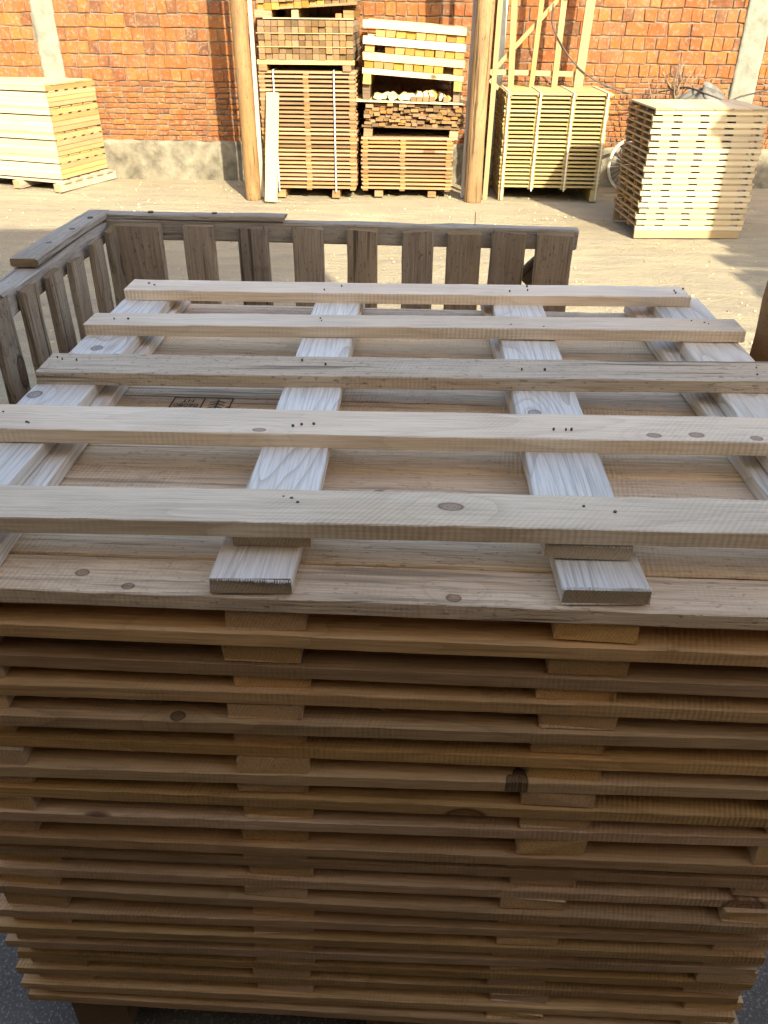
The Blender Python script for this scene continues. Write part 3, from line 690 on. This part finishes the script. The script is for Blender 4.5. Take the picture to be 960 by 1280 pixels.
# split offcuts on the ledge
zl = .536+.313
for i, (x, L_, hh, tilt, mt) in enumerate(((-.40, .10, .045, 8, 'pale'), (-.33, .06, .06, 30, 'white'), (-.27, .085, .05, 60, 'white'), (-.245, .07, .03, 0, 'white'), (-.17, .08, .055, -20, 'pale'), (-.10, .16, .05, 3, 'white'),
        (-.02, .09, .075, 5, 'pale'), (.06, .04, .085, -35, 'pale'), (.115, .035, .09, -40, 'pale'), (.175, .04, .07, 15, 'white'), (.215, .035, .06, -30, 'yend'), (.255, .05, .05, 20, 'yend'))):
    vs, fs = [], []; rr = random.Random(i+33); k = rr.choice((5, 6, 7))
    prof = [(math.cos(2*math.pi*j/k+i)*L_/2*rr.uniform(.75, 1.1), math.sin(2*math.pi*j/k+i)*hh/2*rr.uniform(.75, 1.1)) for j in range(k)]
    for yy, sc_ in ((-.10, 1), (.14, .92)): vs += [(p[0]*sc_, yy, p[1]*sc_) for p in prof]
    fs = [tuple(range(k))[::-1], tuple(k+j for j in range(k))]+[(j, (j+1) % k, (j+1) % k+k, j+k) for j in range(k)]
    fs = [f[::-1] for f in fs]
    o = obj('split_offcut', mesh_from('offcut', vs, fs, mt), None, (x, 8.45, zl-.010*(x+.545)/.9+hh*.5*(1 if abs(tilt) < 25 else 1.05)+.004), (0, R(tilt), R(rr.uniform(-10, 10))))
    tag(o, '%s pale split wood offcut on the ledge under the yellow bundle' % (('leftmost',)+tuple(ORD[1:11])+('rightmost',))[i] + ('' if i in (0, 11) else ', counted from the left'), 'wood offcut', 'split offcuts on the ledge')
for i, x in enumerate((-.51, .33)):
    tag(leg('support_block', None, .07, .7, .128, 'oldend', (x, 8.74, zl+.003-.016*(x+.545))), '%s dark support block between the dark and the yellow timber bundles' % ('left' if i == 0 else 'right'), 'block', 'support blocks under the yellow bundle')
for i in range(5):
    tag(obj('dark_offcut', box(.2, .05, .045, 'oldend', i % 3), None, (-.07+i*.056 if i < 3 else .10+.13*(i-3), 8.42, zl+.0-.01), (0, 0, ZR)), '%s short dark timber offcut in front of the pale split offcuts' % ('leftmost', 'second', 'middle', 'fourth', 'rightmost')[i], 'wood offcut', 'dark offcuts on the ledge')
# yellow bundle
tb4 = thing('yellow_timber_bundle', 'fresh yellow bundle of square timbers with pale spacer boards, topmost between the log poles', 'timber bundle', (-.54, 8.34, .982), (0, R(3.6), 0))
for x in (.035, .87): leg('foot', tb4, .07, .7, .083, 'yend', (x, .35, 0))
obj('bearer_board', box(.93, .10, .045, 'white'), tb4, (.455, .045, .084)); obj('bearer_board', box(.93, .10, .045, 'pale'), tb4, (.455, .62, .084))
skip = {(0, 8), (1, 1), (2, 0)}
for L3 in range(3):
    zb = .131+L3*.126
    for i in range(10):
        if (L3, i) in skip: continue
        obj('timber', box(.7, .084, .058, 'yend', rnd.randrange(3)), tb4, (.045+i*.0905+rnd.uniform(-.003, .003), .35+.016+rnd.uniform(-.012, .012), zb+rnd.uniform(0, .002)), (0, 0, ZR))
    obj('spacer_board', box(.945, .10, .062, 'white' if L3 else 'pale', L3), tb4, (.455+rnd.uniform(-.01, .01), .045, zb+.0615)); obj('spacer_board', box(.93, .10, .062, 'pale'), tb4, (.455, .62, zb+.0615))

# ------------------------------------------------------------------ straw-coloured strapped slat stack
N3 = 22; z0, z1 = .105, .90; p3 = (z1-z0)/N3; g3 = 'pallets of the straw-coloured strapped stack'
rot3 = R(.6)
def s3(x, y): return (.765+x*math.cos(rot3)-y*math.sin(rot3), 8.27+x*math.sin(rot3)+y*math.cos(rot3))
for i in range(N3):
    lab = '%s slatted deck from the top of the straw-coloured stack strapped in four columns' % ORD[N3-1-i]
    pallet_layer('slatted_pallet', lab, 'pallet', g3, .765, 8.27, z0+i*p3, rot3, .955, .8, .017, p3-.018, (.03, .31, .62, .93), (.045, .24, .42, .6, .755), ('straw', 'straw'))
t_ = pallet_layer('slatted_pallet', 'broad-boarded lid pallet on the very top of the straw-coloured strapped stack', 'pallet', g3, .765, 8.25, z1, rot3, .975, .84, .018, .014, (.03, .31, .62, .93), (.07, .22, .37, .52, .67, .79), ('straw', 'straw'), bw_=.135)
for (x, L_) in ((.03, .05), (.92, .07)): 
    q = s3(x, .4); tag(obj('skid_block', box(L_, .8, .104, 'straw'), None, (q[0], q[1], 0), (0, 0, rot3)), '%s end skid under the straw-coloured strapped stack' % ('left' if x < .5 else 'right'), 'skid', 'skids under the straw-coloured stack')
for i, x in enumerate((.035, .31, .62, .93)):
    vs, fs = [], []; zb = .02 if i in (0, 3) else .095
    add_box(vs, fs, 0, -.004, (zb+.933)/2, .013, .003, .933-zb); add_box(vs, fs, 0, .4, .9365, .016, .815, .003)
    q = s3(x, -.035)
    o = tag(obj('packing_strap', mesh_from('strap', vs, fs, 'strap'), None, (q[0], q[1], 0), (0, R(rnd.uniform(-.3, .6)), rot3)), '%s white strap from the left on the straw-coloured slat stack' % ('first', 'second', 'third', 'fourth')[i], 'strap', 'white straps on the straw-coloured stack')

# ------------------------------------------------------------------ whitish deck stack, right
N4 = 20; z0, z1 = .062, .955; p4 = (z1-z0)/N4; g4 = 'decks of the whitish stack'
W4, D4 = .875, .68; rot4 = R(3.5); X4, Y4 = 1.762, 6.85
slx = [(.075, .155), (.225, .36), (.43, .565), (.635, .77), (.835, .885)]
for i in range(N4):
    kk = N4-1-i
    t_ = thing('slatted_deck', '%s whitish slatted deck from the top of the right-hand stack half in shade' % ORD[kk], 'pallet deck',
               (X4+rnd.uniform(-.004, .004)+(.012 if i % 2 else 0), Y4+rnd.uniform(-.004, .004), z0+i*p4), (0, 0, rot4), g4)
    for y in (.018, .225, .44, .66): obj('stringer', box(W4, .036, p4-.0135, 'white' if y < .1 else 'brown', rnd.randrange(3)), t_, (W4/2+rnd.uniform(-.004, .004), y, 0))  # stringers behind the front browner: the side's shade put into the colour
    if i < N4-1:
        for (a, b_) in slx: obj('slat', box(D4, b_-a, .0125, 'white', rnd.randrange(3)), t_, ((a+b_)/2, D4/2, p4-.013), (0, 0, ZR))
        obj('slat', box(D4-.03, .02, .0125, 'yellow', 0), t_, (.012, D4/2+.015, p4-.013), (0, 0, ZR))
    else:
        for q in range(6): obj('slat', box(D4+.02, .143, .0125, 'white', q % 3), t_, (.068+q*.1475, D4/2, p4-.013), (0, 0, ZR))
bs = thing('base_frame', 'yellowish base frame on the ground under the whitish right-hand stack', 'pallet base', (X4, Y4, 0), (0, 0, rot4))
obj('front_board', box(.86, .03, .060, 'yellow'), bs, (.435, .017, 0)); obj('rear_board', box(.86, .03, .060, 'yellow'), bs, (.435, .66, 0))

# ------------------------------------------------------------------ pale board stack at left
rot5 = R(-16); ux, uy = Vector((math.cos(rot5), math.sin(rot5))), Vector((-math.sin(rot5), math.cos(rot5)))
X5, Y5 = -3.53, 8.38; W5, D5 = 1.10, .74
zs5 = [.105, .315, .525, .747, .943]
for k in range(4):
    a, b_ = zs5[k], zs5[k+1]; H = b_-a-.003
    o_ = Vector((X5, Y5))-ux*W5
    t_ = thing('board_pack', '%s tier of pale sawn boards in the big stack at the left edge' % ('lowest', 'second lowest', 'second highest', 'topmost')[k], 'board pack', (o_.x, o_.y, a), (0, 0, rot5), 'tiers of the pale board stack at left')
    nb = 4; hb = (H-.028)/nb
    for j in range(nb):
        zz = j*hb+(.0 if j < nb-1 else .012)
        # full-length front and rear boards, side boards between
        obj('front_board', box(W5, .10, hb-.0012, 'white', rnd.randrange(3)), t_, (W5/2+rnd.uniform(-.002, .002), .05+rnd.uniform(-.002, .002), zz))
        obj('rear_board', box(W5, .10, hb-.0012, 'pale', rnd.randrange(3)), t_, (W5/2, D5-.05, zz))
        obj('side_board', box(D5+.002, .10, hb-.003, 'yellow' if rnd.random() < .6 else 'frame', rnd.randrange(3)), t_, (W5-.046+rnd.uniform(-.003, .003)+.003, D5/2+.006, zz+.0012), (0, 0, ZR))
    zz = (nb-1)*hb
    for q in range(5): obj('spacer', box(.075, .08, .0118, 'white'), t_, (W5-.03, .08+q*.145, zz))
    if k == 3:
        for q in range(5): obj('top_board', box(W5, .142, .014, 'white' if q % 2 else 'pale', q % 3), t_, (W5/2+rnd.uniform(-.02, .01), .074+q*.1475, H-.014))
    else:
        for q in range(4): obj('deck_board', box(W5-.01, .15, .012, 'pale', q % 3), t_, (W5/2, .08+q*.18, H-.014))
o_ = Vector((X5, Y5))-ux*W5
ps = thing('grey_pallet', 'low weathered grey pallet skewed under the pale board stack at left', 'pallet', (o_.x+.02, o_.y-.02, 0), (0, 0, rot5-R(3)))
for x in (.05, .55, 1.06): obj('skid', box(.86, .09, .072, 'greytop'), ps, (x, .42, 0), (0, 0, ZR))
for q in range(5): obj('deck_board', box(1.12, .10, .020, 'greytop', q % 3), ps, (.56, .09+q*.165, .0725))

# ------------------------------------------------------------------ log poles, side boards, lean-to roof, trestle frame
def log(x, y, h, rad, seed, lean=(0, 0)):
    r = random.Random(seed); N = 36; path, rr = [], []
    for i in range(N):
        z = h*i/(N-1); path.append((z, .008*math.sin(z*3+seed), .007*math.cos(z*2.2+seed))); rr.append(rad*(1.04-.06*z/h+.03*noise.noise(Vector((z*4, seed, 0)))))
    me = tube(path, rr, 'log', 16, jit=.02, seed=seed)
    o = obj('log_pole', me, None, (x, y, -.05)); o.rotation_euler = (R(lean[0]), R(-90+lean[1]), 0)
    return o
tag(log(-1.607, 8.20, 2.5, .072, 2), 'peeled yellowish log pole left of the tall weathered stack', 'pole', 'log poles of the lean-to')
tag(log(.525, 8.20, 2.5, .080, 5), 'thicker peeled log pole between the yellow timber bundle and the straw-coloured stack', 'pole', 'log poles of the lean-to')
ro = thing('lean_to_roof', 'board roof carried by the two log poles, just above the photo', 'roof', (0, 0, 0))
for i in range(9): obj('roof_board', box(2.7, .145, .02, 'old', i % 3), ro, (-.55, 8.06+i*.14, 2.43+i*.03), (R(12), 0, 0))
obj('beam', box(2.6, .1, .11, 'log'), ro, (-.55, 8.2, 2.33))
def upright(name, L, W, T_, mat, loc, rot=(0, 0, 0)):
    o = obj(name, box(L, W, T_, mat), None, (0, 0, 0))
    o.matrix_world = Matrix.Translation(loc) @ Euler(rot).to_matrix().to_4x4() @ Matrix(((0, 1, 0, 0), (0, 0, 1, 0), (1, 0, 0, 0), (0, 0, 0, 1))) @ Matrix.Translation((L/2, 0, 0))
    return o
tag(upright('side_plank', 2.2, .035, .03, 'greytop', (-1.518, 8.24, 0)), 'thin grey plank standing just right of the left log pole', 'plank')
tag(upright('side_plank', 2.2, .045, .025, 'frame', (.645, 8.28, 0), (0, R(.5), 0)), 'thin light plank standing just right of the thicker log pole', 'plank')
tag(upright('side_plank', 2.2, .03, .025, 'greytop', (.425, 8.33, 0), (0, R(.6), 0)), 'thin dark plank standing just left of the thicker log pole', 'plank')
tag(upright('grey_post', 2.4, .085, .08, 'greypost', (.752, 9.08, 0)), 'grey concrete post behind the timber frame next to the thicker log pole', 'post')
tf = thing('timber_trestle', 'light timber trestle frame with uprights and a diagonal brace, behind the straw-coloured stack', 'timber frame', (0, 8.88, 0))
def fpart(name, x0, z0, x1, z1, W, T_, yy, mat='frame', bot_anchor=True):
    d = Vector((x1-x0, 0, z1-z0)); L = d.length; a = math.atan2(d.z, d.x)
    o = obj(name, box(L, T_, W, mat, rnd.randrange(3)), tf); o.location = ((x0+x1)/2+math.sin(a)*W/2, yy, (z0+z1)/2-math.cos(a)*W/2); o.rotation_euler = (0, -a, 0); return o
for (xt, xb, w_) in ((.835, .865, .058), (1.085, 1.062, .045), (1.29, 1.282, .055), (1.535, 1.51, .085)):
    s = (xt-xb)/(1.646-.92); fpart('upright', xb-s*.92, 0, xt+s*.9, 2.5, w_, .04, 0)
fpart('rail', .66, 1.055, 1.52, 1.045, .045, .03, .037)
fpart('rail', .66, .35, 1.52, .345, .045, .03, .037)
fpart('brace', .66, 1.035, 1.42, 1.84, .038, .025, .034)
fpart('brace', .66, .99, 1.05, .66, .04, .025, .036)
fpart('foot_rail', .66, .05, 1.52, .05, .045, .03, .037)

# ------------------------------------------------------------------ bicycle half hidden between the stacks
bk = thing('bicycle', 'old bicycle leaning half hidden behind the whitish right-hand stack', 'bicycle', (2.10, 8.82, 0), (R(-6), 0, R(28)))
RW = .245
def wheel(cx):
    wr = bpy.data.objects.new('wheel', tube([(cx+math.cos(a*math.pi/18)*(RW-.012), 0, RW+math.sin(a*math.pi/18)*(RW-.012)) for a in range(36)], .013, 'tyre', 8, True)); C.objects.link(wr); wr.parent = bk
    obj('rim', tube([(cx+math.cos(a*math.pi/18)*(RW-.03), 0, RW+math.sin(a*math.pi/18)*(RW-.03)) for a in range(36)], .006, 'steel', 6, True), wr)
    vs, fs = [], []
    for a in range(24):
        an = a*math.pi/12; px, pz = math.cos(an), math.sin(an); q = .0014; b0 = len(vs)
        for (rr, s) in ((.015, -1), (.015, 1), (RW-.03, 1), (RW-.03, -1)): vs.append((cx+px*rr-pz*q*s, .01*(1-rr/RW)*(1 if a % 2 else -1), RW+pz*rr+px*q*s))
        fs.append((b0, b0+1, b0+2, b0+3))
    tag(obj('spokes', mesh_from('spokes', vs, fs, 'steel'), wr), kind='stuff')
    obj('hub', tube([(cx, -.03, RW), (cx, .03, RW)], .014, 'steel', 8), wr)
wheel(0); wheel(.80)
A_, B_, S_, H_ = Vector((0, 0, RW)), Vector((.80, 0, RW)), Vector((.30, 0, .62)), Vector((.66, 0, .66)); BB = Vector((.36, 0, .23))
for nm, p, q in (('seat_tube', BB, S_), ('top_tube', S_, H_), ('down_tube', BB, H_), ('chain_stay', BB, A_), ('seat_stay', S_, A_), ('fork', H_, B_)): obj(nm, tube([p, q], .012, 'rubber', 8), bk)
obj('handlebar', tube([(.62, -.2, .76), (.68, -.1, .75), (.67, 0, .72), (.68, .1, .75), (.62, .2, .76)], .009, 'steel', 8), bk)
obj('saddle', tube([(.20, 0, .66), (.26, 0, .675), (.33, 0, .67), (.40, 0, .665)], [.05, .045, .025, .012], 'rubber', 10), bk)

# ------------------------------------------------------------------ tarpaulin heap, dry bush, cable
def tarp_heap():
    vs, fs = [], []; N, Mh = 30, 16
    for j in range(Mh+1):
        v = 1-(1-j/Mh)**2
        for i in range(N):
            a = 2*math.pi*i/N; q = (1-v**14)**.5 if v < 1 else 0
            rx = .24*(1.05-.1*v)*q; ry = .20*q; z = .96*v
            f = 1+.04*math.sin(a*5+v*4)+.03*math.sin(a*9-v*6)+.1*noise.noise(Vector((math.cos(a)*2, math.sin(a)*2, v*4)))
            vs.append((rx*math.cos(a)*f*(1.15 if v < .9 else 1.15-(v-.9)*3)+.03*v, ry*math.sin(a)*f, z*(1+.03*math.sin(a*3))*(1+.03*math.cos(a)*v)*(1+.05*noise.noise(Vector((math.cos(a)*3, math.sin(a)*3, 2))))))
    for j in range(Mh):
        for i in range(N): a = j*N+i; b_ = j*N+(i+1) % N; fs.append((a, b_, b_+N, a+N))
    return mesh_from('tarp', vs, fs, 'cloth', True)
tag(obj('tarpaulin_heap', tarp_heap(), None, (2.58, 8.55, 0)), 'crumpled grey tarpaulin heap rising behind the whitish right-hand stack', 'tarpaulin')
bu = thing('dry_bush', 'dry leafless bush standing behind the whitish right-hand stack', 'bush', (2.42, 8.75, 0))
r = random.Random(21)
obj('trunk', tube([(0, 0, 0), (.02, 0, .5), (.0, .01, .93)], [.03, .024, .018], 'twig', 8), bu)
for i in range(11):
    a = r.uniform(-1.15, 1.15); L_ = r.uniform(.22, .38); p = Vector((0, 0, .80+r.uniform(0, .12))); path = [p]; d = Vector((math.sin(a), r.uniform(-.4, .4), math.cos(a)))
    for s in range(5): d = (d+Vector((r.uniform(-.3, .3), r.uniform(-.3, .3), .12))).normalized(); p = p+d*L_/5; path.append(p)
    b_ = obj('branch', tube(path, [.010, .008, .007, .005, .004, .002], 'twig', 6), bu)
    for t_ in range(3):
        p = path[2+t_]; d2 = (d+Vector((r.uniform(-.9, .9), r.uniform(-.5, .5), r.uniform(-.2, .5)))).normalized()
        obj('twig', tube([p, p+d2*.05, p+d2*.09+Vector((0, 0, .01))], [.004, .003, .0015], 'twig', 5), b_)
for i in range(9):
    x = r.uniform(-.45, .45); z = r.uniform(.0, .1)
    obj('branch', tube([(x*.3, 0, .5), (x*.7, r.uniform(-.1, .1), .8), (x, r.uniform(-.1, .1), .98+z), (x*1.1, 0, 1.03+z)], [.006, .004, .003, .0015], 'twig', 5), bu)
def smooth_path(P, k=5):
    P = [Vector(p) for p in P]; out = []
    for i in range(len(P)-1):
        a, b_, c_, d_ = P[max(i-1, 0)], P[i], P[i+1], P[min(i+2, len(P)-1)]
        for s in range(k):
            t = s/k; out.append(.5*((2*b_)+(c_-a)*t+(2*a-5*b_+4*c_-d_)*t*t+(3*b_-a-3*c_+d_)*t**3))
    return out+[P[-1]]
cab = [(1.19, 8.83, 1.62), (1.199, 8.85, 1.457), (1.29, 8.85, 1.316), (1.432, 8.85, 1.153), (1.633, 8.85, 1.014), (1.877, 8.85, 0.921), (2.113, 8.85, 0.883), (2.374, 8.85, 0.92), (2.50, 8.7, 0.96),
       (2.60, 8.35, 0.93), (2.777, 8.3, 0.885), (2.915, 8.4, 0.91), (3.051, 8.4, 0.944), (3.252, 8.4, 0.998), (3.6, 8.6, 1.05), (4.0, 9.15, 1.1)]
tag(obj('hanging_cable', tube(smooth_path(cab), .0075, 'cable', 6)), 'black cable sagging from the timber frame across the brick wall to the right edge', 'cable')

# knots on the boards nearest the camera
bpy.context.view_layer.update()
KN = {}
def put_knot(o, wx, wy, wz, rx, ry, face='top'):
    p = o.matrix_world.inverted() @ Vector((wx, wy, wz)); KN.setdefault(o, []).append((p.x, p.y, rx*.72, ry*.8))
for q in ((4, .048, .806, .017, .009), (3, .335, 1.013, .011, .007), (3, .394, 1.018, .012, .008), (3, .474, 1.012, .010, .007), (3, -.211, .996, .011, .006)): put_knot(SL[q[0]], q[1], q[2], 1.1, q[3], q[4])
strs = [o for o in top.children if o.name.startswith('stringer')]
for o, x, y in ((strs[2], .185, 1.12), (strs[0], -.563, 1.344), (strs[0], -.590, 1.140)): put_knot(o, x, y, 1.08, .015, .011)
for i, x, y in ((0, .053, .722), (0, -.38, .745), (0, -.319, .722), (2, -.042, .950), (4, 0., 1.20)): put_knot(LP[i], x, y, 1.035, .010, .007)
dk = [o for o in C.objects if o.name.startswith('pallet_deck')]
def front_plank(root): return min((c for c in root.children if c.name.startswith('plank')), key=lambda c: c.location.y)
ARGS = {'slat_wood': dict(light=(.90, .73, .515), dark=(.50, .36, .23), ring=.38, ringn=15, saw=.95, knots=.0, blotch=.4, rough=.6, spec=.4, bump=.6, sawtilt=.6, fibre=.4),
        'stringer_wood': dict(light=(.84, .78, .68), dark=(.44, .35, .26), ring=.95, ringn=24, saw=.3, knots=.0, blotch=.25, rough=.48, spec=.6, fibre=.5, bump=.8),
        'plank_wood': dict(light=(.90, .70, .48), dark=(.60, .41, .25), ring=.6, ringn=17, saw=.6, knots=.2, crack=.45, blotch=.5, rough=.75, bump=1.2, fibre=.6, sawtilt=.1)}
for o, kl in KN.items():
    nm = o.data.materials[0].name.split('.')[0]
    o.data.materials[0] = wood(nm, klist=kl, **ARGS[nm])
# the black ringed knot on the fourth deck
fp = front_plank(dk[3]); fp.data = fp.data.copy(); p = fp.matrix_world.inverted() @ Vector((-.284, .72, .886))
fp.data.materials[0] = wood('stack_plank_wood', (.68, .445, .235), (.12, .06, .03), ring=.4, ringn=17, saw=.8, knots=.3, blotch=.5, rough=.8, bump=.8, fibre=.5, klist=[(p.x, -.046, .008, .007)])

fp = front_plank(dk[5]); fp.data = fp.data.copy(); p = fp.matrix_world.inverted() @ Vector((.155, .70, .74))
fp.data.materials[0] = wood('stack_plank_wood', (.68, .445, .235), (.07, .04, .02), ring=.15, ringn=17, saw=.5, knots=.0, blotch=.15, rough=.8, bump=.8, fibre=.3, klist=[(p.x, -.050, .009, .016), (p.x-.012, -.054, .006, .010)])
# torn fibres and splinters on sawn edges
def slivers(parent, name, pts, mat):
    vs, fs = [], []
    for (x, y, z, dx, dy, dz, w_) in pts:
        b0 = len(vs); vs += [(x-w_, y+.001, z), (x+w_, y+.001, z), (x, y+.001, z-w_*1.6), (x+dx, y+dy, z+dz)]
        fs += [(b0, b0+1, b0+3), (b0+1, b0+2, b0+3), (b0+2, b0, b0+3)]
    return tag(obj(name, mesh_from(name, vs, fs, mat), parent), kind='stuff')
r = random.Random(77)
for d_ in dk:
    f_ = front_plank(d_); flip = 1
    pts = []
    for q in range(r.randint(5, 11)):
        x = r.uniform(-.57, .57); up = r.random() < .5
        L_ = r.uniform(.004, .016)
        pts.append((x, -.054, (T-.0015) if up else .0015, r.choice((-1, 1))*L_, -r.uniform(.001, .004), r.uniform(-.003, .002), r.uniform(.0003, .0008)))
    slivers(f_, 'splinters', pts, 'chip')
for root in (lid, top):
    for o in root.children:
        if not o.name.startswith('stringer'): continue
        xs_ = [v.co.x for v in o.data.vertices]; ys_ = [v.co.y for v in o.data.vertices]; zt = max(v.co.z for v in o.data.vertices); xm_ = min(xs_)
        vs, fs = [], []
        y = min(ys_)+.002
        while y < max(ys_)-.003:
            w_ = r.uniform(.0008, .0022); L_ = r.uniform(.0005, .0035); b0 = len(vs)
            for (xx, yy, zz) in ((xm_+.004, y, zt-.0012), (xm_+.004, y+w_, zt-.0012), (xm_-L_+.0015, y+w_*.5, zt-.0022), (xm_+.003, y, zt-.005), (xm_+.003, y+w_, zt-.005)): vs.append((xx, yy, zz))
            fs += [(b0, b0+2, b0+1), (b0, b0+3, b0+2), (b0+1, b0+2, b0+4), (b0+3, b0+4, b0+2)]
            y += w_*r.uniform(.9, 1.6)
        tag(obj('torn_fibres', mesh_from('fibres', vs, fs, 'stringer'), o), kind='stuff')
